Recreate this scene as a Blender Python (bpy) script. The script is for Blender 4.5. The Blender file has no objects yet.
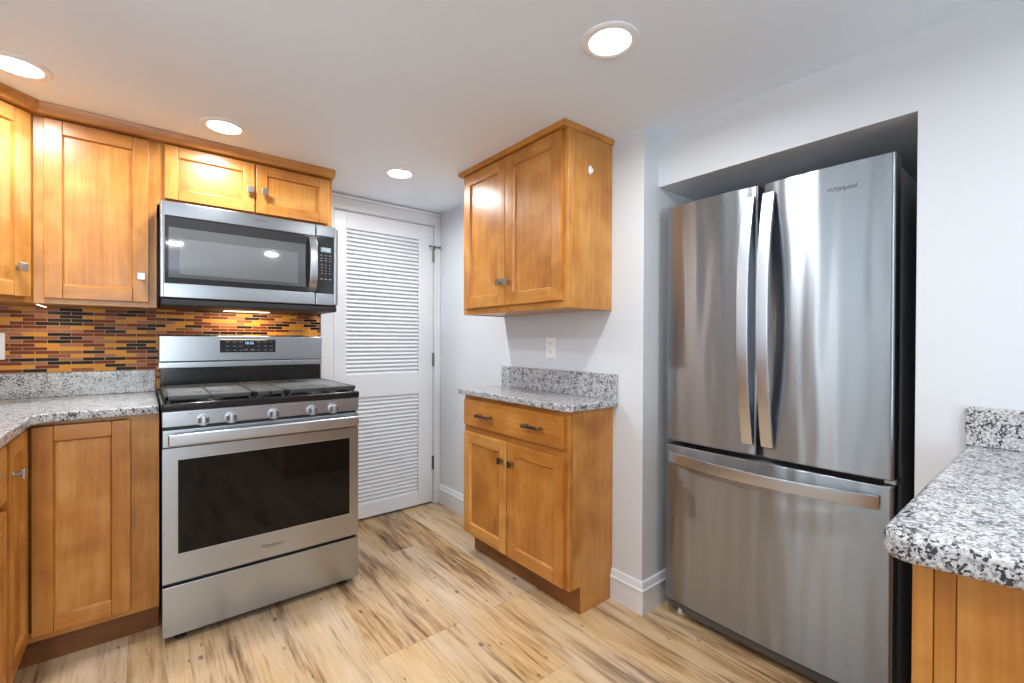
import bpy, bmesh, math, random
from mathutils import Matrix, Vector
PI = math.pi
C = bpy.context.scene.collection
SC = bpy.context.scene

# ------------------------------------------------------------------ camera
F, YAW, PITCH, ROLL, CAMH, CY = 452.17, 50.943, -0.3244, -0.2405, 1.1879, 343.43
cd = bpy.data.cameras.new('camera'); cam = bpy.data.objects.new('camera', cd); C.objects.link(cam)
cd.sensor_fit = 'HORIZONTAL'; cd.sensor_width = 36.0
cd.lens = 36.0 * F / 1024.0
cd.shift_y = (CY - 341.5) / 1024.0
cd.clip_start = 0.02
th, pi_, ro = math.radians(YAW), math.radians(PITCH), math.radians(ROLL)
fwd = Vector((math.cos(th) * math.cos(pi_), math.sin(th) * math.cos(pi_), math.sin(pi_)))
rgt = Vector((math.sin(th), -math.cos(th), 0))
up = rgt.cross(fwd)
r2 = rgt * math.cos(ro) - up * math.sin(ro)
u2 = rgt * math.sin(ro) + up * math.cos(ro)
m = Matrix((r2, u2, -fwd)).transposed().to_4x4(); m.translation = (0, 0, CAMH)
cam.matrix_world = m
SC.camera = cam

# ------------------------------------------------------------------ colour management, exposure, world
SC.view_settings.view_transform = 'Standard'; SC.view_settings.look = 'None'
SC.view_settings.gamma = 1.0; SC.view_settings.use_curve_mapping = False
SC.view_settings.exposure = 0.13
SC.cycles.max_bounces = 10; SC.cycles.diffuse_bounces = 6; SC.cycles.glossy_bounces = 5
SC.cycles.transmission_bounces = 6; SC.cycles.transparent_max_bounces = 8
SC.cycles.sample_clamp_indirect = 6.0; SC.cycles.caustics_reflective = False; SC.cycles.caustics_refractive = False
SC.cycles.blur_glossy = 0.5
W = bpy.data.worlds.new('daylight'); SC.world = W; W.use_nodes = True
bgn = W.node_tree.nodes['Background']; bgn.inputs[0].default_value = (0.80, 0.90, 1.0, 1); bgn.inputs[1].default_value = 1.5

LAMP_W = 8.2          # each recessed downlight
LEFT_WINDOW_W = 9.0   # daylight through the window over the left counter
BACK_FILL_W = 62.0   # fill light from the added, unseen window behind the camera
HOOD_W = 2.0          # cooktop lamp under the microwave
H = 2.117             # ceiling

def area_light(name, loc, direction, sx, sy, watts, color, shape='RECTANGLE', spread=180):
    ld = bpy.data.lights.new(name, 'AREA'); ld.shape = shape; ld.size = sx
    if shape in ('RECTANGLE', 'ELLIPSE'): ld.size_y = sy
    ld.energy = watts; ld.color = color; ld.spread = math.radians(spread)
    o = bpy.data.objects.new(name, ld); C.objects.link(o)
    o.location = loc; o.rotation_euler = Vector(direction).to_track_quat('-Z', 'Z').to_euler()
    return o
area_light('left_window_daylight', (-1.20, 0.80, 1.52), (1, 0, 0.35), 0.80, 1.00, LEFT_WINDOW_W, (0.86, 0.94, 1.0))
area_light('back_window_fill', (-0.33, -3.22, 1.33), (0, 1, 0.42), 1.02, 1.25, BACK_FILL_W, (0.90, 0.96, 1.0))  # added source, out of view, that fills the stove and cabinet fronts

# ------------------------------------------------------------------ node helpers and materials
def srgb(r, g, b):
    f = lambda c: (c / 12.92 if c <= 0.04045 else ((c + 0.055) / 1.055) ** 2.4)
    return (f(r / 255), f(g / 255), f(b / 255), 1.0)

class NT:
    def __init__(s, name):
        s.m = bpy.data.materials.new(name); s.m.use_nodes = True
        s.t = s.m.node_tree; s.n = s.t.nodes; s.l = s.t.links
        s.b = s.n['Principled BSDF']; s.out = s.n['Material Output']
    def add(s, typ, ins=None, **kw):
        x = s.n.new(typ)
        for k, v in kw.items(): setattr(x, k, v)
        for k, v in (ins or {}).items():
            if isinstance(v, bpy.types.NodeSocket): s.l.new(v, x.inputs[k])
            else: x.inputs[k].default_value = v
        return x
    def set(s, **kw):
        for k, v in kw.items():
            k = k.replace('_', ' ')
            if isinstance(v, bpy.types.NodeSocket): s.l.new(v, s.b.inputs[k])
            else: s.b.inputs[k].default_value = v
    def coord(s, rnd=True, scale=(1, 1, 1), world=False):
        if world: c = s.add('ShaderNodeNewGeometry').outputs['Position']
        else: c = s.add('ShaderNodeTexCoord').outputs['Object']
        if rnd:
            oi = s.add('ShaderNodeObjectInfo')
            mul = s.add('ShaderNodeMath', {0: oi.outputs['Random'], 1: 37.0}, operation='MULTIPLY')
            c = s.add('ShaderNodeVectorMath', {0: c, 1: mul.outputs[0]}, operation='ADD').outputs[0]
        return s.add('ShaderNodeMapping', {'Vector': c, 'Scale': scale}).outputs[0]
    def ramp(s, fac, stops, interp='LINEAR'):
        x = s.add('ShaderNodeValToRGB', {'Fac': fac}); e = x.color_ramp.elements
        x.color_ramp.interpolation = interp
        while len(e) < len(stops): e.new(0.5)
        for i, (p, c) in enumerate(stops): e[i].position = p; e[i].color = c
        return x.outputs['Color']
    def mix(s, fac, a, b, blend='MIX'):
        x = s.add('ShaderNodeMix', data_type='RGBA', blend_type=blend)
        for k, v in ((0, fac), (6, a), (7, b)):
            if isinstance(v, bpy.types.NodeSocket): s.l.new(v, x.inputs[k])
            else: x.inputs[k].default_value = v
        return x.outputs[2]

def plain(name, col, rough=0.5, metal=0.0, spec=0.5, noise=0.0, nscale=20):
    t = NT(name); t.set(Base_Color=col, Roughness=rough, Metallic=metal, Specular_IOR_Level=spec)
    n = t.add('ShaderNodeTexNoise', {'Vector': t.coord(False), 'Scale': nscale, 'Detail': 4.0})
    if noise:
        t.set(Base_Color=t.mix(n.outputs['Fac'], tuple(c * (1 - noise) for c in col[:3]) + (1,), tuple(min(1, c * (1 + noise)) for c in col[:3]) + (1,)))
    else:
        r = t.add('ShaderNodeMapRange', {'Value': n.outputs['Fac'], 'To Min': rough * 0.92, 'To Max': min(1, rough * 1.08)})
        t.set(Roughness=r.outputs[0])
    return t.m

def emit(name, col, strength):
    t = NT(name); t.set(Base_Color=(0.3, 0.3, 0.3, 1), Emission_Color=col, Emission_Strength=strength, Roughness=0.4)
    return t.m

def wood(name, axis, dark, mid, light, rough=0.33):
    """maple under a honey glaze, grain running along local x or z"""
    t = NT(name)
    sc = {'z': (1, 1, 0.07), 'x': (0.07, 1, 1), 'y': (1, 0.07, 1)}[axis]
    v = t.coord(True, sc)
    warp = t.add('ShaderNodeTexNoise', {'Vector': v, 'Scale': 6.0, 'Detail': 2.0})
    v2 = t.add('ShaderNodeVectorMath', {0: v, 1: t.add('ShaderNodeVectorMath', {0: warp.outputs['Color'], 1: (0.06, 0.06, 0.06)}, operation='MULTIPLY').outputs[0]}, operation='ADD').outputs[0]
    fine = t.add('ShaderNodeTexNoise', {'Vector': v2, 'Scale': 70.0, 'Detail': 5.0, 'Roughness': 0.6})
    broad = t.add('ShaderNodeTexNoise', {'Vector': v2, 'Scale': 9.0, 'Detail': 3.0})
    fig = t.add('ShaderNodeTexNoise', {'Vector': t.coord(True, (1, 1, 1)), 'Scale': 5.0, 'Detail': 3.0, 'Distortion': 0.8})
    a = t.add('ShaderNodeMath', {0: fine.outputs['Fac'], 1: 0.30}, operation='MULTIPLY').outputs[0]
    b = t.add('ShaderNodeMath', {0: broad.outputs['Fac'], 1: 0.26, 2: a}, operation='MULTIPLY_ADD').outputs[0]
    c = t.add('ShaderNodeMath', {0: fig.outputs['Fac'], 1: 0.52, 2: b}, operation='MULTIPLY_ADD').outputs[0]
    oi = t.add('ShaderNodeObjectInfo')
    c = t.add('ShaderNodeMath', {0: oi.outputs['Random'], 1: 0.10, 2: c}, operation='MULTIPLY_ADD').outputs[0]
    col = t.ramp(c, [(0.38, dark), (0.58, mid), (0.76, light)])
    t.set(Base_Color=col, Roughness=rough, Specular_IOR_Level=0.45)
    t.b.inputs['Coat Weight'].default_value = 0.12; t.b.inputs['Coat Roughness'].default_value = 0.25
    bp = t.add('ShaderNodeBump', {'Height': fine.outputs['Fac'], 'Strength': 0.03, 'Distance': 0.002})
    t.l.new(bp.outputs[0], t.b.inputs['Normal'])
    return t.m

def steel(name, axis='x', base=(0.60, 0.60, 0.605, 1), rough=0.26, aniso=0.0, wave=0.0):
    """brushed stainless, fine scratches along one local axis"""
    t = NT(name)
    sc = {'x': (9, 1500, 1500), 'y': (1500, 9, 1500), 'z': (1500, 1500, 9)}[axis]
    n = t.add('ShaderNodeTexNoise', {'Vector': t.coord(False, sc), 'Scale': 1.0, 'Detail': 3.0})
    r = t.add('ShaderNodeMapRange', {'Value': n.outputs['Fac'], 'To Min': rough * 0.93, 'To Max': rough * 1.07})
    col = t.mix(n.outputs['Fac'], tuple(c * 0.97 for c in base[:3]) + (1,), tuple(c * 1.03 for c in base[:3]) + (1,))
    t.set(Base_Color=col, Metallic=1.0, Roughness=r.outputs[0])
    if aniso:
        t.b.inputs['Anisotropic'].default_value = aniso; t.b.inputs['Anisotropic Rotation'].default_value = 0.25
        tg = t.add('ShaderNodeTangent', direction_type='RADIAL', axis='Z'); t.l.new(tg.outputs[0], t.b.inputs['Tangent'])
    if wave:                                                            # sheet metal is never quite flat
        w = t.add('ShaderNodeTexNoise', {'Vector': t.coord(False, (1, 7.0, 0.9)), 'Scale': 1.6, 'Detail': 1.0})
        bp = t.add('ShaderNodeBump', {'Height': w.outputs['Fac'], 'Strength': wave, 'Distance': 0.006}); t.l.new(bp.outputs[0], t.b.inputs['Normal'])
    return t.m

def granite(name, lo=0.0):
    t = NT(name)
    v = t.coord(False, world=True)
    def nz(scale, det, off, rough=0.55):
        vv = t.add('ShaderNodeVectorMath', {0: v, 1: (off, off * 0.7, off * 1.3)}, operation='ADD').outputs[0]
        return t.add('ShaderNodeTexNoise', {'Vector': vv, 'Scale': scale, 'Detail': det, 'Roughness': rough}).outputs['Fac']
    g1, g2, cl = nz(150.0, 3.0, 0.0), nz(205.0, 2.0, 5.0), nz(42.0, 2.0, 9.0)
    col = t.ramp(g1, [(0.36, srgb(128, 128, 132)), (0.47, srgb(176, 176, 179)), (0.55, srgb(196, 196, 197)), (0.70, srgb(210, 210, 209))])
    d = t.add('ShaderNodeMath', {0: cl, 1: 0.55, 2: g2}, operation='MULTIPLY_ADD').outputs[0]
    dk = t.add('ShaderNodeMapRange', {'Value': d, 'From Min': 0.825, 'From Max': 0.868}).outputs[0]
    col = t.mix(dk, col, srgb(58, 58, 63))
    t.set(Base_Color=col, Roughness=0.16, Specular_IOR_Level=0.5)
    return t.m

def mosaic(name):
    """linear glass and stone mosaic: 75 x 15 mm sticks, half bond"""
    t = NT(name)
    p = t.add('ShaderNodeNewGeometry').outputs['Position']
    s = t.add('ShaderNodeSeparateXYZ', {'Vector': p})
    uv = t.add('ShaderNodeCombineXYZ', {'X': s.outputs['X'], 'Y': s.outputs['Z'], 'Z': 0.0}).outputs[0]
    uv = t.add('ShaderNodeVectorMath', {0: uv, 1: (3.017, 0.006, 0)}, operation='ADD').outputs[0]
    br = t.add('ShaderNodeTexBrick', {'Vector': uv, 'Color1': (0, 0, 0, 1), 'Color2': (1, 1, 1, 1), 'Mortar': (0, 0, 0, 1), 'Scale': 1.0, 'Mortar Size': 0.0011,
                                     'Mortar Smooth': 0.1, 'Bias': 0.0, 'Brick Width': 0.0775, 'Row Height': 0.0163}, offset=0.5, offset_frequency=2, squash=1.0)
    rnd = t.add('ShaderNodeSeparateColor', {'Color': br.outputs['Color']}).outputs[0]
    base = t.ramp(rnd, [(0.0, srgb(22, 12, 8)), (0.27, srgb(114, 52, 16)), (0.52, srgb(166, 110, 76)), (0.68, srgb(146, 90, 52)), (0.76, srgb(214, 148, 48))], 'CONSTANT')
    n = t.add('ShaderNodeTexNoise', {'Vector': p, 'Scale': 140.0, 'Detail': 4.0, 'Roughness': 0.7})
    vein = t.ramp(n.outputs['Fac'], [(0.3, (0.72, 0.62, 0.5, 1)), (0.55, (1, 1, 1, 1)), (0.75, (1.0, 1.0, 1.0, 1))])
    base = t.mix(0.55, base, vein, 'MULTIPLY')
    col = t.mix(br.outputs['Fac'], base, srgb(196, 158, 124))
    rough = t.add('ShaderNodeMapRange', {'Value': br.outputs['Fac'], 'To Min': 0.38, 'To Max': 0.8})
    bp = t.add('ShaderNodeBump', {'Height': t.add('ShaderNodeMath', {0: 1.0, 1: br.outputs['Fac']}, operation='SUBTRACT').outputs[0], 'Strength': 0.5, 'Distance': 0.0015})
    t.l.new(bp.outputs[0], t.b.inputs['Normal'])
    t.set(Base_Color=col, Roughness=rough.outputs[0], Specular_IOR_Level=0.15)
    return t.m

def planks(name):
    """vinyl planks 18 cm wide running along y"""
    t = NT(name)
    p = t.add('ShaderNodeNewGeometry').outputs['Position']
    s = t.add('ShaderNodeSeparateXYZ', {'Vector': p})
    X = t.add('ShaderNodeMath', {0: s.outputs['X'], 1: 17.33}, operation='ADD').outputs[0]      # row joints at x = 0.67 + 0.18 k
    Y = t.add('ShaderNodeMath', {0: s.outputs['Y'], 1: 20.35}, operation='ADD').outputs[0]
    uv = t.add('ShaderNodeCombineXYZ', {'X': Y, 'Y': X, 'Z': 0.0}).outputs[0]
    br = t.add('ShaderNodeTexBrick', {'Vector': uv, 'Color1': (0, 0, 0, 1), 'Color2': (1, 1, 1, 1), 'Mortar': (0.5, 0.5, 0.5, 1), 'Scale': 1.0, 'Mortar Size': 0.0007,
                                     'Mortar Smooth': 0.0, 'Bias': 0.0, 'Brick Width': 1.22, 'Row Height': 0.18}, offset=0.37, offset_frequency=3)
    rnd = t.add('ShaderNodeSeparateColor', {'Color': br.outputs['Color']}).outputs[0]
    off = t.add('ShaderNodeMath', {0: rnd, 1: 53.0}, operation='MULTIPLY').outputs[0]
    def grain(sx, sy, scale, detail, dist=0.0, rough=0.55):
        v = t.add('ShaderNodeCombineXYZ', {'X': t.add('ShaderNodeMath', {0: s.outputs['X'], 1: sx}, operation='MULTIPLY').outputs[0],
                                           'Y': t.add('ShaderNodeMath', {0: s.outputs['Y'], 1: sy}, operation='MULTIPLY').outputs[0], 'Z': off}).outputs[0]
        return t.add('ShaderNodeTexNoise', {'Vector': v, 'Scale': scale, 'Detail': detail, 'Distortion': dist, 'Roughness': rough}).outputs['Fac']
    strip = grain(1.0, 0.12, 13.0, 3.0, 0.4)         # broad heart / sap strips
    fig = grain(1.0, 0.075, 46.0, 6.0, 0.9, 0.62)          # cathedral figure
    fine = grain(1.0, 0.03, 260.0, 5.0, 0.0, 0.75)  # pores
    a = t.add('ShaderNodeMath', {0: strip, 1: 0.55}, operation='MULTIPLY').outputs[0]
    a = t.add('ShaderNodeMath', {0: fig, 1: 0.32, 2: a}, operation='MULTIPLY_ADD').outputs[0]
    a = t.add('ShaderNodeMath', {0: fine, 1: 0.15, 2: a}, operation='MULTIPLY_ADD').outputs[0]
    a = t.add('ShaderNodeMath', {0: grain(1.0, 0.045, 115.0, 5.0, 0.25, 0.6), 1: 0.36, 2: a}, operation='MULTIPLY_ADD').outputs[0]
    a = t.add('ShaderNodeMath', {0: rnd, 1: 0.11, 2: a}, operation='MULTIPLY_ADD').outputs[0]
    col = t.ramp(a, [(0.53, srgb(74, 54, 37)), (0.62, srgb(128, 97, 66)), (0.69, srgb(174, 139, 98)), (0.75, srgb(199, 166, 124)), (0.89, srgb(214, 185, 146))])
    grey = grain(1.0, 0.3, 3.2, 2.0)
    hs = t.add('ShaderNodeHueSaturation', {'Color': col, 'Saturation': t.add('ShaderNodeMapRange', {'Value': grey, 'From Min': 0.35, 'From Max': 0.65, 'To Min': 0.78, 'To Max': 1.08}).outputs[0]})
    col = hs.outputs[0]
    # knots and worm marks
    def spots(sx, sy, scale, thr, soft, keep):
        v = t.add('ShaderNodeCombineXYZ', {'X': t.add('ShaderNodeMath', {0: s.outputs['X'], 1: sx}, operation='MULTIPLY').outputs[0],
                                           'Y': t.add('ShaderNodeMath', {0: s.outputs['Y'], 1: sy}, operation='MULTIPLY').outputs[0], 'Z': 0.0}).outputs[0]
        vo = t.add('ShaderNodeTexVoronoi', {'Vector': v, 'Scale': scale}, voronoi_dimensions='2D')
        d = t.add('ShaderNodeMapRange', {'Value': vo.outputs['Distance'], 'From Min': thr, 'From Max': thr + soft, 'To Min': 1.0, 'To Max': 0.0}).outputs[0]
        k = t.add('ShaderNodeMath', {0: t.add('ShaderNodeSeparateColor', {'Color': vo.outputs['Color']}).outputs[0], 1: keep}, operation='LESS_THAN').outputs[0]
        return t.add('ShaderNodeMath', {0: d, 1: k}, operation='MULTIPLY').outputs[0]
    k1 = spots(1.0, 0.55, 7.0, 0.02, 0.06, 0.16)
    k2 = spots(1.0, 0.40, 24.0, 0.03, 0.10, 0.07)
    kk = t.add('ShaderNodeMath', {0: k1, 1: k2}, operation='MAXIMUM').outputs[0]
    col = t.mix(t.add('ShaderNodeMath', {0: kk, 1: 0.8}, operation='MULTIPLY').outputs[0], col, srgb(62, 42, 28))
    col = t.mix(t.add('ShaderNodeMath', {0: br.outputs['Fac'], 1: 0.55}, operation='MULTIPLY').outputs[0], col, srgb(70, 52, 36))
    t.set(Base_Color=col, Roughness=0.42, Specular_IOR_Level=0.4)
    bp = t.add('ShaderNodeBump', {'Height': fine, 'Strength': 0.06, 'Distance': 0.002}); t.l.new(bp.outputs[0], t.b.inputs['Normal'])
    return t.m

def dark_glass(name, col, mirror, spec=0.5):
    t = NT(name); t.set(Base_Color=col, Roughness=0.05, Specular_IOR_Level=spec)
    g = t.add('ShaderNodeBsdfGlossy', {'Color': (0.9, 0.92, 0.95, 1), 'Roughness': 0.03})
    mx = t.add('ShaderNodeMixShader', {0: mirror, 1: t.b.outputs[0], 2: g.outputs[0]})
    t.l.new(mx.outputs[0], t.out.inputs['Surface'])
    return t.m

def pane_glass(name):
    t = NT(name)
    tr = t.add('ShaderNodeBsdfTransparent', {'Color': (0.96, 0.98, 0.98, 1)}); g = t.add('ShaderNodeBsdfGlossy', {'Roughness': 0.02})
    fr = t.add('ShaderNodeFresnel', {'IOR': 1.45})
    mx = t.add('ShaderNodeMixShader', {0: fr.outputs[0], 1: tr.outputs[0], 2: g.outputs[0]})
    t.l.new(mx.outputs[0], t.out.inputs['Surface'])
    return t.m

WD, WM, WL = srgb(146, 86, 32), srgb(182, 120, 52), srgb(204, 150, 80)
M = dict(
    gunmetal=plain('dark_hinge_metal', (0.20, 0.20, 0.20, 1), 0.35, 1.0),
    handle=steel('handle_steel', 'x', (0.60, 0.65, 0.72, 1), 0.30),
    toe=wood('maple_toe_board_shaded', 'x', srgb(96, 56, 24), srgb(126, 78, 36), srgb(146, 96, 50), 0.5),  # darker than the doors: recess shade is partly put into the colour
    wall=plain('wall_paint', srgb(210, 214, 220), 0.6, noise=0.012, nscale=3),
    ceil=plain('ceiling_paint', srgb(231, 242, 254), 0.7, noise=0.012, nscale=3),
    white=plain('white_trim_paint', srgb(220, 223, 228), 0.35),
    floor=planks('plank_floor'),
    wv=wood('maple_vertical', 'z', WD, WM, WL), wh=wood('maple_horizontal', 'x', WD, WM, WL), wy=wood('maple_depth', 'y', WD, WM, WL),
    steel=steel('brushed_steel', 'x', (0.385, 0.412, 0.448, 1), 0.30, 0.5), fsteel=steel('fridge_steel', 'y', (0.325, 0.35, 0.38, 1), 0.32, 0.95, 1.0), bright=steel('polished_steel', 'x', (0.50, 0.535, 0.58, 1), 0.31),
    nickel=plain('brushed_nickel', (0.46, 0.45, 0.44, 1), 0.28, 1.0),
    bronze=plain('dark_pull_metal', (0.30, 0.25, 0.20, 1), 0.3, 1.0),
    granite=granite('speckled_granite'), tile=mosaic('stick_mosaic'),
    black=plain('black_enamel', (0.012, 0.012, 0.013, 1), 0.14), matte=plain('black_plastic', (0.016, 0.016, 0.017, 1), 0.45),
    side=plain('dark_grey_side', (0.40, 0.40, 0.41, 1), 0.4), iron=plain('cast_iron', (0.040, 0.040, 0.041, 1), 0.42),
    grey=plain('grey_plastic', (0.09, 0.09, 0.095, 1), 0.45), mark=plain('print_grey', (0.22, 0.22, 0.23, 1), 0.5),
    oven=dark_glass('oven_glass', (0.005, 0.0055, 0.006, 1), 0.0, 0.24), mwg=dark_glass('microwave_black_glass', (0.02, 0.02, 0.021, 1), 0.03),
    mwin=dark_glass('microwave_window', (0.07, 0.073, 0.077, 1), 0.18), mwin2=dark_glass('microwave_window_mesh', (0.13, 0.135, 0.14, 1), 0.2),
    logo=plain('logo_dark', (0.08, 0.08, 0.085, 1), 0.4),
    plate=plain('white_plastic', srgb(236, 236, 238), 0.3), slot=plain('slot_dark', (0.03, 0.03, 0.03, 1), 0.6),
    pane=pane_glass('window_glass'),
    lens=emit('lamp_lens', (1.0, 0.985, 0.95, 1), 9.0), hood=emit('hood_lens', (1.0, 0.86, 0.6, 1), 2.5),
    cyan=emit('cyan_digits', (0.45, 0.85, 1.0, 1), 0.9), cyanbg=emit('cyan_screen', (0.10, 0.28, 0.36, 1), 0.5), blue=emit('blue_digits', (0.25, 0.55, 1.0, 1), 1.6),
)

# ------------------------------------------------------------------ mesh helpers
class B:
    def __init__(s): s.bm = bmesh.new()
    def _join(s, t, mi=0):
        for f in t.faces: f.material_index = mi
        me = bpy.data.meshes.new('tmp'); t.to_mesh(me); t.free()
        s.bm.from_mesh(me); bpy.data.meshes.remove(me)
    def box(s, x0, x1, y0, y1, z0, z1, bev=0.0015, mi=0, seg=1, mat=None):
        t = bmesh.new()
        r = bmesh.ops.create_cube(t, size=1.0)
        for v in t.verts:
            v.co = Vector(((x0 + x1) / 2 + v.co.x * (x1 - x0), (y0 + y1) / 2 + v.co.y * (y1 - y0), (z0 + z1) / 2 + v.co.z * (z1 - z0)))
        b = min(bev, 0.45 * min(abs(x1 - x0), abs(y1 - y0), abs(z1 - z0)))
        if b > 0: bmesh.ops.bevel(t, geom=t.edges[:], offset=b, segments=seg, profile=0.5, affect='EDGES')
        if mat: bmesh.ops.transform(t, matrix=mat, verts=t.verts[:])
        s._join(t, mi); return s
    def prism(s, pts, axis, a0, a1, bev=0.0, mi=0, seg=2, rim=None):
        """polygon pts in the plane normal to axis, extruded from a0 to a1"""
        t = bmesh.new()
        def P(p, a): return {'x': (a, p[0], p[1]), 'y': (p[0], a, p[1]), 'z': (p[0], p[1], a)}[axis]
        lo = [t.verts.new(P(p, a0)) for p in pts]; hi = [t.verts.new(P(p, a1)) for p in pts]
        n = len(pts)
        t.faces.new(lo); t.faces.new(hi)
        for i in range(n): t.faces.new((lo[i], lo[(i + 1) % n], hi[(i + 1) % n], hi[i]))
        bmesh.ops.recalc_face_normals(t, faces=t.faces[:])
        if bev:
            es = t.edges[:]
            if rim == 'caps': es = [e for e in es if (e.verts[0] in lo and e.verts[1] in lo) or (e.verts[0] in hi and e.verts[1] in hi)]
            bmesh.ops.bevel(t, geom=es, offset=bev, segments=seg, profile=0.5, affect='EDGES')
        s._join(t, mi); return s
    def cyl(s, p0, p1, r, n=24, r1=None, bev=0.0, mi=0):
        t = bmesh.new(); p0, p1 = Vector(p0), Vector(p1); d = p1 - p0
        bmesh.ops.create_cone(t, cap_ends=True, segments=n, radius1=r, radius2=r if r1 is None else r1, depth=d.length)
        if bev: bmesh.ops.bevel(t, geom=[e for e in t.edges if abs(e.verts[0].co.z - e.verts[1].co.z) < 1e-6], offset=bev, segments=2, profile=0.5, affect='EDGES')
        mm = d.to_track_quat('Z', 'Y').to_matrix().to_4x4(); mm.translation = (p0 + p1) / 2
        bmesh.ops.transform(t, matrix=mm, verts=t.verts[:])
        s._join(t, mi); return s
    def lathe(s, prof, loc, n=48, mi=0):
        """profile of (r, z) turned about a vertical axis at loc"""
        t = bmesh.new(); rings = []
        for r, z in prof:
            rings.append([t.verts.new((loc[0] + r * math.cos(2 * PI * k / n), loc[1] + r * math.sin(2 * PI * k / n), loc[2] + z)) for k in range(n)])
        for a, b in zip(rings, rings[1:]):
            for k in range(n): t.faces.new((a[k], a[(k + 1) % n], b[(k + 1) % n], b[k]))
        bmesh.ops.recalc_face_normals(t, faces=t.faces[:])
        s._join(t, mi); return s
    def strip(s, path, width_dir, width, thick_normals, thick, mi=0, bev=0.0):
        """flat bar swept along path; rectangular section width x thick"""
        t = bmesh.new(); w = Vector(width_dir).normalized() * width / 2; rings = []
        for p, nn in zip(path, thick_normals):
            p, nn = Vector(p), Vector(nn).normalized() * thick / 2
            rings.append([t.verts.new(p + w + nn), t.verts.new(p - w + nn), t.verts.new(p - w - nn), t.verts.new(p + w - nn)])
        for a, b in zip(rings, rings[1:]):
            for k in range(4): t.faces.new((a[k], a[(k + 1) % 4], b[(k + 1) % 4], b[k]))
        t.faces.new(rings[0]); t.faces.new(rings[-1])
        bmesh.ops.recalc_face_normals(t, faces=t.faces[:])
        if bev:
            bmesh.ops.bevel(t, geom=[e for e in t.edges if e.calc_face_angle(0) > 0.6], offset=bev, segments=2, profile=0.5, affect='EDGES')
        s._join(t, mi); return s
    def sweep(s, path, prof, normals, mi=0):
        """profile (out, z) carried along a mitred plan path; normals per vertex already mitred"""
        t = bmesh.new(); rings = []
        for (x, y), (nx, ny) in zip(path, normals):
            rings.append([t.verts.new((x + nx * o, y + ny * o, z)) for o, z in prof])
        n = len(prof)
        for a, b in zip(rings, rings[1:]):
            for k in range(n): t.faces.new((a[k], a[(k + 1) % n], b[(k + 1) % n], b[k]))
        t.faces.new(rings[0]); t.faces.new(rings[-1])
        bmesh.ops.recalc_face_normals(t, faces=t.faces[:])
        s._join(t, mi); return s
    def done(s, name, mats, parent=None, smooth=None):
        if not isinstance(mats, (list, tuple)): mats = [mats]
        bmesh.ops.recalc_face_normals(s.bm, faces=s.bm.faces[:])
        me = bpy.data.meshes.new(name); s.bm.to_mesh(me); s.bm.free()
        for x in mats: me.materials.append(x)
        me.shade_smooth(); me.set_sharp_from_angle(angle=math.radians(smooth if smooth else 35))
        o = bpy.data.objects.new(name, me); C.objects.link(o)
        wn = o.modifiers.new('weighted_normals', 'WEIGHTED_NORMAL'); wn.keep_sharp = True
        if parent: o.parent = parent
        return o

def tag(o, label, cat=None, group=None, kind=None):
    o['label'] = label
    if cat: o['category'] = cat
    if group: o['group'] = group
    if kind: o['kind'] = kind
    return o
def thing(name, label, cat, loc=(0, 0, 0), rot=0.0, group=None):
    o = bpy.data.objects.new(name, None); C.objects.link(o); o.empty_display_size = 0.1
    o.location = loc; o.rotation_euler = (0, 0, rot)
    return tag(o, label, cat, group)
def struct(b, name, mats, label):
    o = b.done(name, mats); o['kind'] = 'structure'; o['label'] = label; return o

def mitre(path):
    """outward normals (to the right of travel) mitred at the corners of an open plan path"""
    seg = []
    for a, b in zip(path, path[1:]):
        d = Vector((b[0] - a[0], b[1] - a[1])).normalized(); seg.append(Vector((d.y, -d.x)))
    out = [seg[0]]
    for a, b in zip(seg, seg[1:]):
        mm = (a + b).normalized(); out.append(mm / mm.dot(a))
    return out + [seg[-1]]

def text(name, body, size, loc, rot, mat, parent, depth=0.0006, spacing=1.0, shear=0.0):
    cu = bpy.data.curves.new(name, 'FONT'); cu.body = body; cu.size = size; cu.extrude = depth; cu.align_x = 'CENTER'; cu.align_y = 'CENTER'
    cu.space_character = spacing; cu.shear = shear
    t = bpy.data.objects.new('tmp_text', cu); C.objects.link(t)
    bpy.context.view_layer.update()
    me = bpy.data.meshes.new_from_object(t.evaluated_get(bpy.context.evaluated_depsgraph_get()))
    bpy.data.objects.remove(t); bpy.data.curves.remove(cu)
    o = bpy.data.objects.new(name, me); C.objects.link(o)
    me.materials.clear(); me.materials.append(mat)
    o.location = loc; o.rotation_euler = rot
    if parent: o.parent = parent
    return o

# ------------------------------------------------------------------ the room
XW, XH, YB, XL, YF = 1.6845, 1.795, 2.922, -0.94, -3.0     # near wall plane, fridge wall plane, back wall, left wall, wall behind the camera
JY, NY0, NZ = 1.1694, 0.290, 1.8813                        # niche sides and head
struct(B().box(-1.1, 2.8, YF - 0.15, 3.3, -0.06, 0.0, 0), 'floor', M['floor'], 'wood plank floor in honey and grey brown tones')
struct(B().box(-1.1, 2.8, YF - 0.15, 3.3, H, H + 0.08, 0), 'ceiling', M['ceil'], 'flat pale grey painted ceiling')
DX0, DX1, DZ = 0.921, 1.633, 2.017
w = B()
w.box(-1.1, DX0, YB, YB + 0.12, 0, H, 0); w.box(DX0, DX1, YB, YB + 0.12, DZ, H, 0); w.box(DX1, XW + 0.02, YB, YB + 0.12, 0, H, 0)
w.box(DX0 - 0.05, DX1 + 0.02, YB + 0.12, YB + 0.16, 0, H, 0)
struct(w, 'wall_back', M['wall'], 'white back wall holding the louvered door')
w = B()
w.box(XW, 2.75, JY, YB + 0.16, 0, H, 0); w.box(XH, 2.75, NY0, JY, NZ, H, 0); w.box(XH, 2.75, YF, NY0, 0, H, 0); w.box(2.62, 2.75, NY0, JY, 0, NZ, 0)
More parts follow.
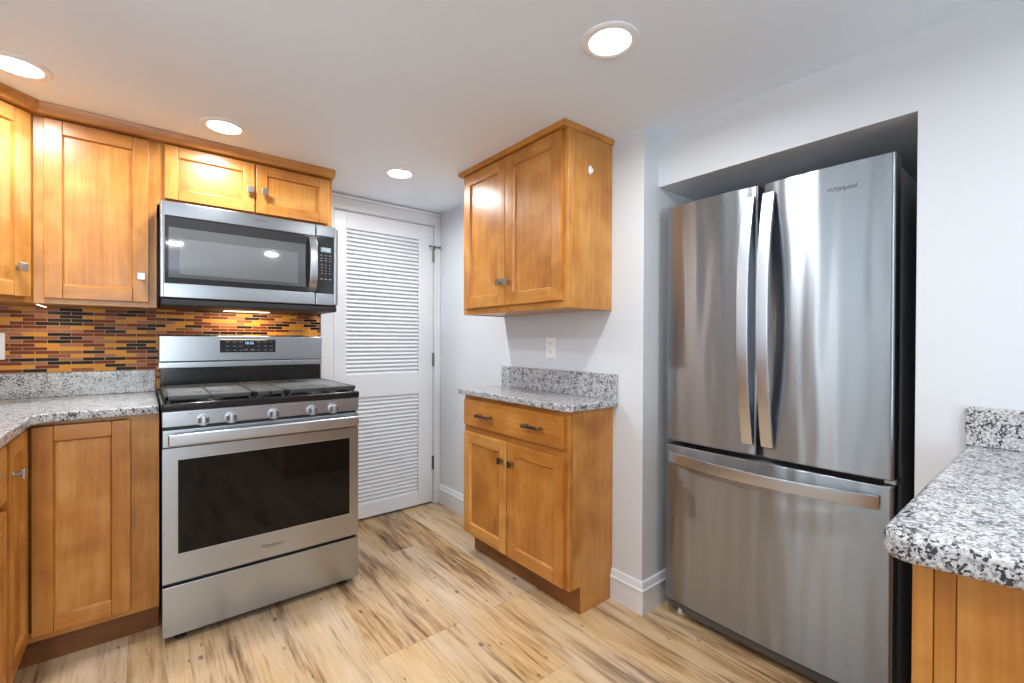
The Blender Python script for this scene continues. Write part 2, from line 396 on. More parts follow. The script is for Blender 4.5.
struct(w, 'wall_right', M['wall'], 'pale grey wall with the refrigerator niche')
w = B()
w.box(-1.1, XL, YF, 0.28, 0, H, 0); w.box(-1.1, XL, 1.32, YB, 0, H, 0); w.box(-1.1, XL, 0.28, 1.32, 0, 1.11, 0); w.box(-1.1, XL, 0.28, 1.32, 1.97, H, 0)
struct(w, 'wall_left', M['wall'], 'white wall with the window over the counter')
w = B()
w.box(-1.1, -0.86, YF - 0.12, YF, 0, H, 0); w.box(0.2, 2.75, YF - 0.12, YF, 0, H, 0); w.box(-0.86, 0.2, YF - 0.12, YF, 0, 0.7, 0); w.box(-0.86, 0.2, YF - 0.12, YF, 2.0, H, 0)
struct(w, 'wall_front', M['wall'], 'white wall behind the camera with an added fill window')
def window(name, axis, a0, a1, z0, z1, d0, d1, label):
    """frame set in an opening; axis 'y' = in the left wall, 'x' = in the wall behind"""
    def bx(b, p0, p1, q0, q1, e0, e1, bev=0.003):
        if axis == 'y': b.box(e0, e1, p0, p1, q0, q1, bev)
        else: b.box(p0, p1, e0, e1, q0, q1, bev)
        return b
    t = 0.05; b = B()
    bx(b, a0, a0 + t, z0, z1, d0, d1); bx(b, a1 - t, a1, z0, z1, d0, d1); bx(b, a0 + t, a1 - t, z0, z0 + t, d0, d1); bx(b, a0 + t, a1 - t, z1 - t, z1, d0, d1)
    zm = (z0 + z1) / 2; bx(b, a0 + t, a1 - t, zm - 0.018, zm + 0.018, d0 + 0.01, d1 - 0.01)
    fr = struct(b, name, M['white'], label)
    dm = (d0 + d1) / 2
    bx(B(), a0 + t, a1 - t, z0 + t, z1 - t, dm - 0.002, dm + 0.002, 0).done('window_pane', M['pane'], fr)
window('window_1', 'y', 0.28, 1.32, 1.11, 1.97, -1.05, -0.99, 'white sash window in the wall over the counter run')
window('window_fill', 'x', -0.86, 0.2, 0.7, 2.0, YF - 0.09, YF - 0.03, 'wide white window added behind the camera for fill light')  # unseen window, added to carry the fill light
# baseboards: moulded profile (out, z)
BBP = [(0, 0), (0.016, 0), (0.016, 0.098), (0.019, 0.101), (0.019, 0.106), (0.013, 0.112), (0.013, 0.120), (0.009, 0.128), (0.009, 0.134), (0.004, 0.139), (0, 0.139)]
p = [(XW, YB - 0.018), (XW, 2.145)]; n_ = [(-1, 0)] * 2
struct(B().sweep(p, BBP, n_), 'baseboard_right', M['white'], 'short white moulded baseboard between the door casing and the small cabinet')
p = [(XW, 1.329), (XW, JY), (2.2, JY)]
struct(B().sweep(p, BBP, [(-1, 0), (-1, -1), (0, -1)]), 'baseboard_corner', M['white'], 'white moulded baseboard wrapping the wall corner beside the refrigerator')
# door casing
b = B()
b.box(DX1 + 0.003, XW - 0.001, YB - 0.014, YB, 0, 2.03, 0.002); b.box(0.842, DX0 - 0.003, YB - 0.014, YB, 0, 2.03, 0.002)
b.box(0.842, XW - 0.001, YB - 0.014, YB, 2.022, 2.092, 0.002); b.box(0.842, XW - 0.001, YB - 0.024, YB, 2.092, 2.112, 0.004)
b.box(DX1 + 0.036, XW - 0.001, YB - 0.019, YB - 0.01, 0, 2.03, 0.003)
struct(b, 'trim_1', M['white'], 'white casing around the louvered door')
# louvered door
def ring(b, x0, x1, z0, z1, openings, y0, y1):
    """door frame: stiles and rails around stacked openings (same x range)"""
    ox0, ox1 = openings[0][0], openings[0][1]
    b.box(x0, ox0, y0, y1, z0, z1, 0.002); b.box(ox1, x1, y0, y1, z0, z1, 0.002)
    zs = [z0] + [v for o in sorted(openings, key=lambda o: o[2]) for v in (o[2], o[3])] + [z1]
    for i in range(0, len(zs), 2): b.box(ox0, ox1, y0, y1, zs[i], zs[i + 1], 0)
    return b
LX0, LX1 = 1.004, 1.515
door = struct(ring(B(), DX0 + 0.003, DX1 - 0.003, 0.015, DZ - 0.004, [(LX0, LX1, 0.102, 0.812), (LX0, LX1, 0.958, 1.908)], YB + 0.001, YB + 0.034), 'door_1', M['white'], 'white full height louvered closet door')
for z0, z1, n in ((0.102, 0.812, 27), (0.958, 1.908, 36)):
    b = B(); pitch = (z1 - z0) / n
    for k in range(n):
        zc = z0 + pitch * (k + 0.5)
        mm = Matrix.Translation((0, YB + 0.016, zc)) @ Matrix.Rotation(math.radians(56), 4, 'X')
        b.box(LX0, LX1, -0.0155, 0.0155, -0.0032, 0.0032, 0.0024, mat=mm)
    b.box(LX0, LX1, YB + 0.028, YB + 0.031, z0, z1, 0)
    b.done('louver_panel', M['white'], door)
for z in (0.300, 1.050, 1.806):
    b = B(); b.cyl((DX1 - 0.001, YB - 0.006, z - 0.05), (DX1 - 0.001, YB - 0.006, z + 0.05), 0.0065, 12, bev=0.001)
    b.box(DX1 - 0.011, DX1 + 0.009, YB - 0.003, YB + 0.001, z - 0.048, z + 0.048, 0.0005)
    b.done('hinge', M['gunmetal'], door)
b = B(); b.cyl((DX1 - 0.045, YB - 0.03, 1.865), (DX1 + 0.03, YB - 0.03, 1.865), 0.005, 10); b.cyl((DX1, YB - 0.03, 1.865), (DX1, YB - 0.004, 1.858), 0.006, 10)
b.cyl((DX1 - 0.052, YB - 0.03, 1.865), (DX1 - 0.043, YB - 0.03, 1.865), 0.008, 12); b.cyl((DX1 + 0.028, YB - 0.03, 1.865), (DX1 + 0.036, YB - 0.03, 1.865), 0.008, 12)
tag(b.done('hinge_stop', M['gunmetal'], door), 'metal hinge pin door stop')

# ------------------------------------------------------------------ cabinets (local frame: x to the viewer's right, y into the cabinet, z up; face frame front at y = 0)
def add_knob(parent, x, z, y=-0.02, mat=None):
    b = B(); b.cyl((x, y, z), (x, y - 0.004, z), 0.0085, 16, bev=0.001); b.cyl((x, y - 0.003, z), (x, y - 0.020, z), 0.006, 16)
    b.box(x - 0.0135, x + 0.0135, y - 0.029, y - 0.019, z - 0.0155, z + 0.0155, 0.002, seg=2)
    return b.done('knob', mat or M['nickel'], parent)
def add_pull(parent, x, z, y=-0.02, half=0.058):
    b = B()
    for s in (-1, 1): b.box(x + s * half * 0.82 - 0.006, x + s * half * 0.82 + 0.006, y - 0.026, y, z - 0.006, z + 0.006, 0.001)
    b.box(x - half, x + half, y - 0.034, y - 0.024, z - 0.0065, z + 0.0065, 0.002, seg=2)
    for s in (-1, 1): b.box(x + s * half * 0.9 - 0.008, x + s * half * 0.9 + 0.008, y - 0.036, y - 0.022, z - 0.0095, z + 0.0095, 0.002)
    return b.done('bar_pull', M['bronze'], parent)
def shaker(parent, x0, x1, z0, z1, st=0.055, knob=None, mat=None, name='door', th=0.02):
    """five piece door with a bevelled inner edge around a flat recessed panel"""
    b = B(); ix0, ix1, iz0, iz1 = x0 + st, x1 - st, z0 + st, z1 - st; e = 0.0
    yf = -th
    b.box(x0, ix0, yf, e, z0, z1, 0.003, 0, 2); b.box(ix1, x1, yf, e, z0, z1, 0.003, 0, 2)
    b.box(ix0 + 0.0002, ix1 - 0.0002, yf, e, z0, iz0, 0.003, 1, 2); b.box(ix0 + 0.0002, ix1 - 0.0002, yf, e, iz1, z1, 0.003, 1, 2)
    s = 0.005                                                          # sloped sticking round the panel
    t = bmesh.new()
    o = [(ix0, iz0), (ix1, iz0), (ix1, iz1), (ix0, iz1)]; i = [(ix0 + s, iz0 + s), (ix1 - s, iz0 + s), (ix1 - s, iz1 - s), (ix0 + s, iz1 - s)]
    vo = [t.verts.new((q[0], yf + 0.0025, q[1])) for q in o]; vi = [t.verts.new((q[0], yf + 0.0115, q[1])) for q in i]
    for k in range(4): t.faces.new((vo[k], vo[(k + 1) % 4], vi[(k + 1) % 4], vi[k]))
    bmesh.ops.recalc_face_normals(t, faces=t.faces[:]); b._join(t, 0)
    d = b.done(name, [M['wv'], M['wh']], parent)
    B().box(ix0 + 0.001, ix1 - 0.001, yf + 0.0115, e - 0.002, iz0 + 0.001, iz1 - 0.001, 0).done('panel', M['wv'], d)
    if knob: add_knob(d, knob[0], knob[1], yf, mat)
    return d
def face_frame(parent, xs, zs, x0, x1, z0, z1):
    """stiles xs = [(a, b)], rails zs = [(a, b)] between the outer edges"""
    b = B()
    for a, c in xs: b.box(a, c, 0, 0.02, z0, z1, 0.001, 0)
    for a, c in zs: b.box(x0 + 0.001, x1 - 0.001, 0.0006, 0.0196, a, c, 0.0005, 1)
    return b.done('face_frame', [M['wv'], M['wh']], parent)

# -- wall cabinet left of the microwave
t = thing('wall_cabinet', 'tall single door maple wall cabinet left of the microwave', 'cabinet', (-0.345, 2.594, 0))
Wd = 0.386; z0, z1 = 1.330, 2.100
b = B(); b.box(0, 0.016, 0.02, 0.317, z0, z1, 0.001); b.box(Wd - 0.016, Wd, 0.02, 0.317, z0, z1, 0.001); b.box(0.016, Wd - 0.016, 0.02, 0.317, z0 + 0.004, z1, 0)
b.done('carcass', M['wv'], t)
face_frame(t, [(0, 0.045), (Wd - 0.03, Wd)], [(z0, z0 + 0.035), (z1 - 0.045, z1)], 0, Wd, z0, z1)
shaker(t, 0.030, 0.358, 1.352, 2.070, knob=(0.332, 1.463))
# -- cabinet over the microwave
t = thing('wall_cabinet', 'short two door maple cabinet directly over the microwave', 'cabinet', (0.0415, 2.594, 0))
Wd = 0.7675; z0, z1 = 1.797, 2.100
b = B(); b.box(0, Wd, 0.02, 0.328, z0, z1, 0.001); b.done('carcass', M['wv'], t)
face_frame(t, [(0, 0.036), (0.37, 0.405), (Wd - 0.03, Wd)], [(z0, z0 + 0.04), (z1 - 0.045, z1)], 0, Wd, z0, z1)
shaker(t, 0.027, 0.384, 1.826, 2.070, 0.050, knob=(0.362, 1.931)); shaker(t, 0.3915, 0.7435, 1.826, 2.070, 0.050, knob=(0.4265, 1.932))
# -- diagonal corner wall cabinet
P1 = (-0.629, 2.310)
t = thing('corner_wall_cabinet', 'diagonal maple corner wall cabinet cut by the edge of the view', 'cabinet', (P1[0], P1[1], 0), PI / 4)
L = math.hypot(0.284, 0.284); z0, z1 = 1.330, 2.100
def loc45(x, y):
    dx, dy = x - P1[0], y - P1[1]; c = math.sqrt(0.5); return (c * (dx + dy), c * (dy - dx))
pts = [loc45(-0.3465, 2.5945), loc45(-0.3465, YB - 0.001), loc45(XL + 0.001, YB - 0.001), loc45(XL + 0.001, 2.311), loc45(-0.6295, 2.311)]
pts = [(max(0.0, x), max(0.02, y)) if y < 0.03 else (x, y) for x, y in pts]
b = B(); b.prism(pts, 'z', z0 + 0.004, z1); b.done('carcass', M['wv'], t)
face_frame(t, [(0.0, 0.034), (L - 0.034, L)], [(z0, z0 + 0.035), (z1 - 0.045, z1)], 0, L, z0, z1)
shaker(t, 0.0185, L - 0.0215, 1.352, 2.070, knob=(L - 0.066, 1.463))
# -- crown moulding over the three
p = [(-0.930, 2.310), (P1[0], P1[1]), (-0.345, 2.594), (0.8095, 2.594)]
b = B(); b.sweep(p, [(0.0005, 2.076), (0.047, 2.076), (0.050, 2.080), (0.061, 2.110), (0.061, 2.1165), (0.0005, 2.1165)], mitre(p))
tag(b.done('crown_moulding', M['wh']), 'plain maple crown moulding along the top of the corner wall cabinets', 'moulding')

# -- light bar under the corner cabinets
t = thing('under_cabinet_light', 'slim white light bar tucked under the corner wall cabinets', 'light', (-0.338, 2.725, 1.333))
B().box(-0.006, 0.006, -0.10, 0.10, -0.006, 0.0, 0.002, seg=2).done('housing', M['plate'], t)
B().box(-0.004, 0.004, -0.095, 0.095, -0.0075, -0.0055, 0.0005).done('diffuser', M['hood'], t)
area_light('under_cabinet_glow', (-0.338, 2.725, 1.322), (0, 0, -1), 0.012, 0.19, 0.5, (1.0, 0.80, 0.52))

# -- right hand wall cabinet
t = thing('wall_cabinet', 'two door maple wall cabinet hanging alone over the small granite counter', 'cabinet', (1.395, 2.152, 0), -PI / 2)
Wd = 0.811; D = XW - 1.395 - 0.001; z0, z1 = 1.331, 2.112
b = B(); b.box(0, 0.016, 0.02, D, z0, z1, 0.001); b.box(Wd - 0.016, Wd, 0.02, D, z0, z1, 0.001); b.box(0.016, Wd - 0.016, 0.02, D, z0 + 0.004, z1, 0)
b.done('carcass', M['wv'], t)
face_frame(t, [(0, 0.035), (Wd / 2 - 0.02, Wd / 2 + 0.02), (Wd - 0.035, Wd)], [(z0, z0 + 0.04), (z1 - 0.045, z1)], 0, Wd, z0, z1)
shaker(t, 0.028, 0.3945, 1.363, 2.092, 0.058, knob=(0.368, 1.478)); shaker(t, 0.3975, 0.783, 1.363, 2.092, 0.058, knob=(0.425, 1.478))
p = [(0.030, D), (0.030, -0.0095), (Wd - 0.018, -0.0095), (Wd - 0.018, D)]
b = B(); b.sweep(p, [(0, 2.094), (0.024, 2.094), (0.026, 2.098), (0.031, 2.112), (0.031, 2.1165), (0, 2.1165)], mitre(p)); b.done('crown_moulding', M['wh'], t)
b = B(); b.prism([(0.134 + 0.0125 * math.cos(k * PI / 12), 1.944 + 0.020 * math.sin(k * PI / 12)) for k in range(24)], 'x', 0.8112, 0.8142, 0.001, seg=2, rim='caps'); b.cyl((0.814, 0.134, 1.937), (0.824, 0.134, 1.931), 0.0055, 12, bev=0.002); b.cyl((0.822, 0.134, 1.930), (0.826, 0.134, 1.945), 0.004, 10)
tag(b.done('adhesive_hook', M['plate'], t), 'clear white adhesive hook on the cabinet side')

# -- small base cabinet with its counter
t = thing('base_cabinet', 'shallow maple base cabinet with one drawer over two doors', 'cabinet', (1.398, 2.140, 0), -PI / 2)
Wd = 0.810; D = XW - 1.398 - 0.001; zc = 0.888
b = B()
b.prism([(0.02, 0.120), (0.070, 0.120), (0.070, 0.0), (D, 0.0), (D, zc), (0.02, zc)], 'x', 0, Wd, 0.001)
b.done('carcass', M['wv'], t)
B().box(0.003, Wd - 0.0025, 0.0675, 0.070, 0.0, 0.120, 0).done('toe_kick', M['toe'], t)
face_frame(t, [(0, 0.03), (Wd - 0.03, Wd)], [(0.120, 0.155), (0.675, 0.735), (zc - 0.030, zc)], 0, Wd, 0.120, zc)
shaker(t, 0.018, 0.399, 0.130, 0.688, 0.058, knob=(0.371, 0.594), mat=M['bronze']); shaker(t, 0.406, 0.788, 0.130, 0.688, 0.058, knob=(0.450, 0.594), mat=M['bronze'])
b = B(); b.box(0.018, 0.788, -0.02, 0, 0.724, 0.866, 0.004, seg=2); dr = b.done('drawer', M['wh'], t)
add_pull(dr, 0.230, 0.793); add_pull(dr, 0.606, 0.797)
def counter_top(b, pts, z0, z1, r=0.006):
    b.prism(pts, 'z', z0, z1, r, seg=3, rim='caps'); return b
t = thing('countertop', 'small grey speckled granite counter on the shallow base cabinet', 'countertop', (1.54, 1.75, 0.889))
def rel(pts): return [(x - 1.54, y - 1.75) for x, y in pts]
counter_top(B(), rel([(1.366 + 0.036 - 0.036 * math.sin(k * PI / 12), 1.302 + 0.036 - 0.036 * math.cos(k * PI / 12)) for k in range(7)] + [(1.366, 2.164), (1.370, 2.168), (XW - 0.001, 2.168), (XW - 0.001, 1.302)]), 0.0, 0.030, 0.005).done('slab', M['granite'], t)
B().box(XW - 0.021 - 1.54, XW - 0.001 - 1.54, 1.302 - 1.75, 2.150 - 1.75, 0.030, 0.148, 0.002).done('upstand', M['granite'], t)

# -- corner base cabinet (back run and left run)
t = thing('corner_base_cabinet', 'maple corner base cabinet with two doors meeting in the inside corner', 'cabinet', (-0.335, 2.310, 0))
zt = 0.891
b = B()
b.box(-0.604, 0.379, 0.02, 0.611, 0.11, zt, 0.001); b.box(-0.604, -0.02, -0.33, 0.02, 0.11, zt, 0.001)
b.done('carcass', M['wv'], t)
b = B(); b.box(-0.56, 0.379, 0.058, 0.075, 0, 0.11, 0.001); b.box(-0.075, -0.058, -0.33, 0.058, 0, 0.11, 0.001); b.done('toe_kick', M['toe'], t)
b = B()
b.box(0.28, 0.379, 0, 0.02, 0.11, zt, 0.001); b.box(-0.001, 0.28, 0.0005, 0.0196, zt - 0.012, zt, 0.0005, 1); b.box(-0.001, 0.28, 0.0005, 0.0196, 0.11, 0.145, 0.0005, 1)
b.box(-0.0196, -0.0005, -0.30, -0.001, zt - 0.012, zt, 0.0005, 2); b.box(-0.0196, -0.0005, -0.30, -0.001, 0.11, 0.145, 0.0005, 2); b.box(-0.02, 0, -0.33, -0.30, 0.11, zt, 0.001)
b.done('face_frame', [M['wv'], M['wh'], M['wy']], t)
shaker(t, 0.024, 0.291, 0.134, 0.876, 0.055)
d2 = shaker(t, 0.0, 0.266, 0.134, 0.876, 0.055, knob=(0.028, 0.772)); d2.location = (0.0, -0.305, 0); d2.rotation_euler = (0, 0, PI / 2)
# -- next base cabinet of the left run
t = thing('base_cabinet', 'maple drawer base cabinet of the left run, cut by the edge of the view', 'cabinet', (-0.335, 1.52, 0), PI / 2)
Wd = 0.458
b = B(); b.box(0, Wd, 0.02, 0.604, 0.11, zt, 0.001); b.box(0.0, Wd, 0.058, 0.59, 0, 0.11, 0.001); b.done('carcass', M['wv'], t)
face_frame(t, [(0, 0.035), (Wd - 0.035, Wd)], [(0.11, 0.145), (0.665, 0.715), (zt - 0.014, zt)], 0, Wd, 0.11, zt)
shaker(t, 0.014, Wd - 0.014, 0.134, 0.682, 0.055, knob=(0.045, 0.56))
b = B(); b.box(0.014, Wd - 0.014, -0.02, 0, 0.712, 0.876, 0.004, seg=2); dr = b.done('drawer', M['wh'], t); add_pull(dr, 0.075, 0.794)
# -- left granite counter
t = thing('countertop', 'L shaped speckled granite counter beside the stove, ending in the corner', 'countertop', (-0.4, 2.5, 0.892))
def rel(pts): return [(x + 0.4, y - 2.5) for x, y in pts]
counter_top(B(), rel([(0.042, 2.278), (0.042, YB - 0.001), (XL + 0.001, YB - 0.001), (XL + 0.001, 1.50), (-0.300, 1.50), (-0.300, 2.205), (-0.288, 2.245), (-0.250, 2.278)]), 0.0, 0.033, 0.005).done('slab', M['granite'], t)
b = B(); b.box(XL + 0.001 + 0.4, 0.040 + 0.4, YB - 0.021 - 2.5, YB - 0.001 - 2.5, 0.033, 0.143, 0.002)
b.box(XL + 0.001 + 0.4, XL + 0.021 + 0.4, 1.50 - 2.5, YB - 0.021 - 2.5, 0.033, 0.143, 0.002); b.done('upstand', M['granite'], t)
# -- mosaic splash
b = B(); b.box(XL + 0.001, 0.042, YB - 0.0095, YB - 0.0015, 1.036, 1.3335, 0.0); b.box(0.0425, 0.836, YB - 0.0095, YB - 0.0015, 0.90, 1.372, 0.0); b.box(0.8355, 0.838, YB - 0.012, YB - 0.0015, 0.90, 1.372, 0)
tag(b.done('tile_backsplash', M['tile']), 'brown and gold stick mosaic tile splash behind the stove and counter', 'backsplash')
# -- right granite counter and its cabinet
GX = 0.868
t = thing('base_cabinet', 'maple base cabinet under the rounded granite counter beside the refrigerator', 'cabinet', (0.93, -0.85, 0))
b = B(); b.box(0.0, XH - 0.93 - 0.001, 0, 1.000, 0.0, 0.860, 0.002); b.done('carcass', M['wv'], t)
b = B(); b.box(-0.014, 0, 0.976, 1.000, 0.0, 0.860, 0.003, seg=2); b.done('corner_stile', M['wv'], t)
b = B(); b.box(-0.010, 0, 0.952, 0.9755, 0.0, 0.860, 0.002, seg=2); b.done('frame_stile', M['wv'], t)
b = B(); b.box(-0.006, 0, 0.0, 0.9515, 0.02, 0.860, 0.001); b.done('panel', M['wv'], t)
t = thing('countertop', 'grey speckled granite counter with a rounded corner beside the refrigerator', 'countertop', (1.35, -0.3, 0.860))
def rel(pts): return [(x - 1.35, y + 0.3) for x, y in pts]
R = 0.036; cxr, cyr = GX + R + 0.004, 0.183 - R
arc = [(cxr + R * math.cos(a), cyr + R * math.sin(a)) for a in [PI / 2 + k * (PI / 2 + 0.18) / 10 for k in range(11)]]
counter_top(B(), rel([(XH - 0.001, 0.183)] + arc + [(GX + 0.19, -0.9), (XH - 0.001, -0.9)]), 0.0, 0.043, 0.012).done('slab', M['granite'], t)
B().box(XH - 0.022 - 1.35, XH - 0.001 - 1.35, -0.9 + 0.3, 0.181 + 0.3, 0.043, 0.150, 0.003).done('upstand', M['granite'], t)

# ------------------------------------------------------------------ gas stove
SX, SW, SY = 0.050, 0.759, 2.184
t = thing('gas_stove', 'freestanding stainless gas stove with black oven window', 'stove', (SX, SY, 0))
def bxs(b, x0, x1, y0, y1, z0, z1, *a, **k): return b.box(x0, x1, y0, y1, z0, z1, *a, **k)
B().box(0.003, SW - 0.003, 0.024, 0.655, 0.034, 0.905, 0.002).done('body', M['matte'], t)
dr = B().box(0, SW, 0.0, 0.024, 0.034, 0.229, 0.004, seg=2).done('storage_drawer', M['steel'], t)
# oven door: steel slab with a window opening
gx0, gx1, gz0, gz1 = 0.048, 0.718, 0.350, 0.719
b = B()
b.box(0.001, gx0, 0, 0.035, 0.243, 0.766, 0.0); b.box(gx1, SW - 0.001, 0, 0.035, 0.243, 0.766, 0.0); b.box(gx0, gx1, 0, 0.035, 0.243, gz0, 0.0); b.box(gx0, gx1, 0, 0.035, gz1, 0.766, 0.0)
b.box(0.001, SW - 0.001, 0.001, 0.035, 0.769, 0.836, 0.003, seg=2)
od = b.done('oven_door', M['steel'], t)
B().box(gx0 - 0.001, gx1 + 0.001, 0.0006, 0.02, gz0 - 0.001, gz1 + 0.001, 0.0).done('window_glass', M['oven'], od)
b = B()
for a, c, e, f in ((gx0 - 0.002, gx0 + 0.0015, gz0 - 0.002, gz1 + 0.002), (gx1 - 0.0015, gx1 + 0.002, gz0 - 0.002, gz1 + 0.002), (gx0, gx1, gz0 - 0.002, gz0 + 0.0015), (gx0, gx1, gz1 - 0.0015, gz1 + 0.002)):
    b.box(a, c, -0.0008, 0.002, e, f, 0.0004)
b.done('window_bead', M['bright'], od)
b = B(); b.box(0.017, 0.742, -0.058, -0.042, 0.783, 0.827, 0.005, seg=3)
for x in (0.035, 0.724): b.box(x - 0.014, x + 0.014, -0.044, 0.002, 0.791, 0.819, 0.003)
b.done('door_handle', M['bright'], od)
lg = text('logo_lettering', 'Whirlpool', 0.021, (0.379, -0.0006, 0.296), (PI / 2, 0, 0), M['logo'], od)
def swoosh(parent, loc, rx, rz, axis='x'):
    n = 26; pts = []; 
    for k in range(n): 
        a = math.radians(200 + k * 250 / (n - 1)); pts.append((rx * math.cos(a), rz * math.sin(a)))
    if axis == 'x': path = [(loc[0] + q, loc[1], loc[2] + r) for q, r in pts]; nn = [(q / rx ** 2, 0, r / rz ** 2) for q, r in pts]; wd = (0, 1, 0)
    else: path = [(loc[0], loc[1] - q, loc[2] + r) for q, r in pts]; nn = [(0, -q / rx ** 2, r / rz ** 2) for q, r in pts]; wd = (1, 0, 0)
    b = B(); b.strip(path, wd, 0.0012, nn, 0.0008); return b.done('logo_ring', M['logo'], parent)
swoosh(od, (0.364, -0.0008, 0.294), 0.013, 0.0075)
cp = B().box(0, SW, 0.0, 0.06, 0.848, 0.908, 0.003, seg=2).done('control_panel', M['steel'], t)
for x in (0.131, 0.226, 0.385, 0.543, 0.637):
    b = B(); b.cyl((x, 0.001, 0.867), (x, -0.006, 0.867), 0.0235, 32, bev=0.001); b.cyl((x, -0.005, 0.867), (x, -0.020, 0.867), 0.0205, 32, 0.0195, bev=0.002)
    b.box(x - 0.0075, x + 0.0075, -0.034, -0.018, 0.8475, 0.8865, 0.003, seg=2)
    kb = b.done('knob', M['bright'], t)
    b = B(); b.box(x - 0.018, x - 0.0085, -0.0215, -0.019, 0.856, 0.878, 0.001); b.box(x + 0.0085, x + 0.018, -0.0215, -0.019, 0.856, 0.878, 0.001); b.done('knob_recess', M['grey'], kb)
for x in (0.131, 0.226, 0.385, 0.543, 0.637):
    b = B(); b.box(x - 0.045, x - 0.038, -0.0006, 0.001, 0.893, 0.897, 0); b.done('burner_mark', M['mark'], cp)
# cooktop pan
b = B(); b.box(-0.002, SW + 0.002, -0.008, 0.03, 0.909, 0.940, 0.006, seg=3); b.box(-0.002, 0.022, 0.02, 0.60, 0.909, 0.940, 0.005, seg=2); b.box(SW - 0.022, SW + 0.002, 0.02, 0.60, 0.909, 0.940, 0.005, seg=2)
b.box(0.01, SW - 0.01, 0.02, 0.60, 0.905, 0.926, 0.002)
b.done('cooktop', M['black'], t)
for x, y, r in ((0.17, 0.15, 0.045), (0.17, 0.42, 0.035), (0.38, 0.285, 0.05), (0.59, 0.15, 0.04), (0.59, 0.42, 0.04)):
    b = B(); b.cyl((x, y, 0.925), (x, y, 0.938), r, 28, bev=0.002); bn = b.done('burner', M['bright'], t)
    b = B(); b.cyl((x, y, 0.938), (x, y, 0.947), r * 0.82, 28, bev=0.003); b.done('burner_cap', M['matte'], bn)
def grate(x0, x1, centre_bars):
    b = B(); y0, y1, zz0, zz1 = 0.022, 0.565, 0.947, 0.966
    b.box(x0, x1, y0, y0 + 0.016, zz0, zz1, 0.004, seg=2); b.box(x0, x1, y1 - 0.016, y1, zz0, zz1, 0.004, seg=2)
    b.box(x0, x0 + 0.016, y0, y1, zz0, zz1, 0.004, seg=2); b.box(x1 - 0.016, x1, y0, y1, zz0, zz1, 0.004, seg=2)
    n = 21; step = (y1 - y0 - 0.03) / (n + 1); xm = (x0 + x1) / 2
    for k in range(n):
        y = y0 + 0.015 + step * (k + 1)
        gap = any(abs(y - c) < 0.055 for c in centre_bars)
        if gap and k % 2:
            b.box(x0 + 0.012, xm - 0.055, y - 0.006, y + 0.006, zz0 + 0.004, zz1 - 0.001, 0.002); b.box(xm + 0.055, x1 - 0.012, y - 0.006, y + 0.006, zz0 + 0.004, zz1 - 0.001, 0.002)
        else: b.box(x0 + 0.012, x1 - 0.012, y - 0.006, y + 0.006, zz0 + 0.004, zz1 - 0.001, 0.002)
    b.box(xm - 0.007, xm + 0.007, y0, y1, zz0 + 0.002, zz1, 0.003)
    for x in (x0 + 0.012, x1 - 0.012):
        for y in (y0 + 0.012, y1 - 0.012): b.box(x - 0.007, x + 0.007, y - 0.007, y + 0.007, 0.9262, 0.95, 0.002)
    return b.done('grate', M['iron'], t)
grate(0.008, 0.313, (0.15, 0.42)); grate(0.3155, 0.4415, (0.285,)); grate(0.444, 0.752, (0.15, 0.42))
# backguard
BY = 0.590
b = B(); b.box(0.0, SW, BY, BY + 0.055, 1.076, 1.208, 0.006, seg=3); b.box(0.0, SW, BY + 0.003, BY + 0.055, 1.046, 1.0755, 0.003, seg=2)
bg = b.done('backguard', M['steel'], t)
B().box(0.006, SW - 0.006, BY + 0.012, BY + 0.05, 0.926, 1.047, 0.002).done('riser', M['black'], t)
dp = B().box(0.251, 0.512, BY - 0.0015, BY + 0.004, 1.121, 1.188, 0.001).done('display_panel', M['mwg'], bg)
text('clock_digits', '10:33', 0.019, (0.384, BY - 0.0018, 1.170), (PI / 2, 0, 0), M['blue'], bg, 0.0002)
for zz in (1.176, 1.154, 1.133):
    for x in (0.285, 0.318, 0.346, 0.43, 0.462, 0.49):
        B().box(x - 0.008, x + 0.008, BY - 0.0021, BY - 0.001, zz - 0.0018, zz + 0.0018, 0).done('key', M['mark'], bg)
for x in (0.37, 0.40): B().box(x - 0.009, x + 0.009, BY - 0.0021, BY - 0.001, 1.131, 1.138, 0).done('key', M['mark'], bg)
for x in (0.06, SW - 0.06):
    for y in (0.05, 0.60):
        b = B(); b.cyl((x, y, 0.0), (x, y, 0.012), 0.02, 20, bev=0.002); b.cyl((x, y, 0.01), (x, y, 0.036), 0.008, 12); b.done('foot', M['matte'], t)

# ------------------------------------------------------------------ over-the-range microwave
MY = 2.4854
t = thing('microwave', 'stainless microwave hung over the stove', 'microwave', (SX, MY, 1.373))
D = YB - 0.0135 - MY
B().box(0.004, SW - 0.004, 0.03, D, -0.004, 0.4195, 0.003).done('housing', M['matte'], t)
b = B(); b.box(0.004, SW - 0.004, 0.012, D, -0.034, -0.003, 0.006, seg=2); un = b.done('underside', M['matte'], t)
b = B(); b.box(0.27, 0.48, 0.27, 0.33, -0.0365, -0.033, 0.001); hl = b.done('cooktop_lamp', M['hood'], un)
SE = 0.643                                        # seam between door and control panel
wx0, wz0, wz1 = 0.017, 0.063, 0.359
b = B()
b.box(0, wx0, 0, 0.03, 0, 0.4205, 0.004, seg=2); b.box(wx0 - 0.006, SE - 0.001, 0, 0.03, wz1, 0.4205, 0.004, seg=2); b.box(wx0 - 0.006, SE - 0.001, 0, 0.03, 0, wz0, 0.004, seg=2)
md = b.done('door', M['steel'], t)
B().box(wx0 - 0.002, SE - 0.001, 0.0035, 0.028, wz0 - 0.002, wz1 + 0.002, 0.0).done('door_glass', M['mwg'], md)
wi = B().box(0.030, 0.593, 0.0028, 0.006, 0.089, 0.309, 0.0).done('window', M['mwin'], md)
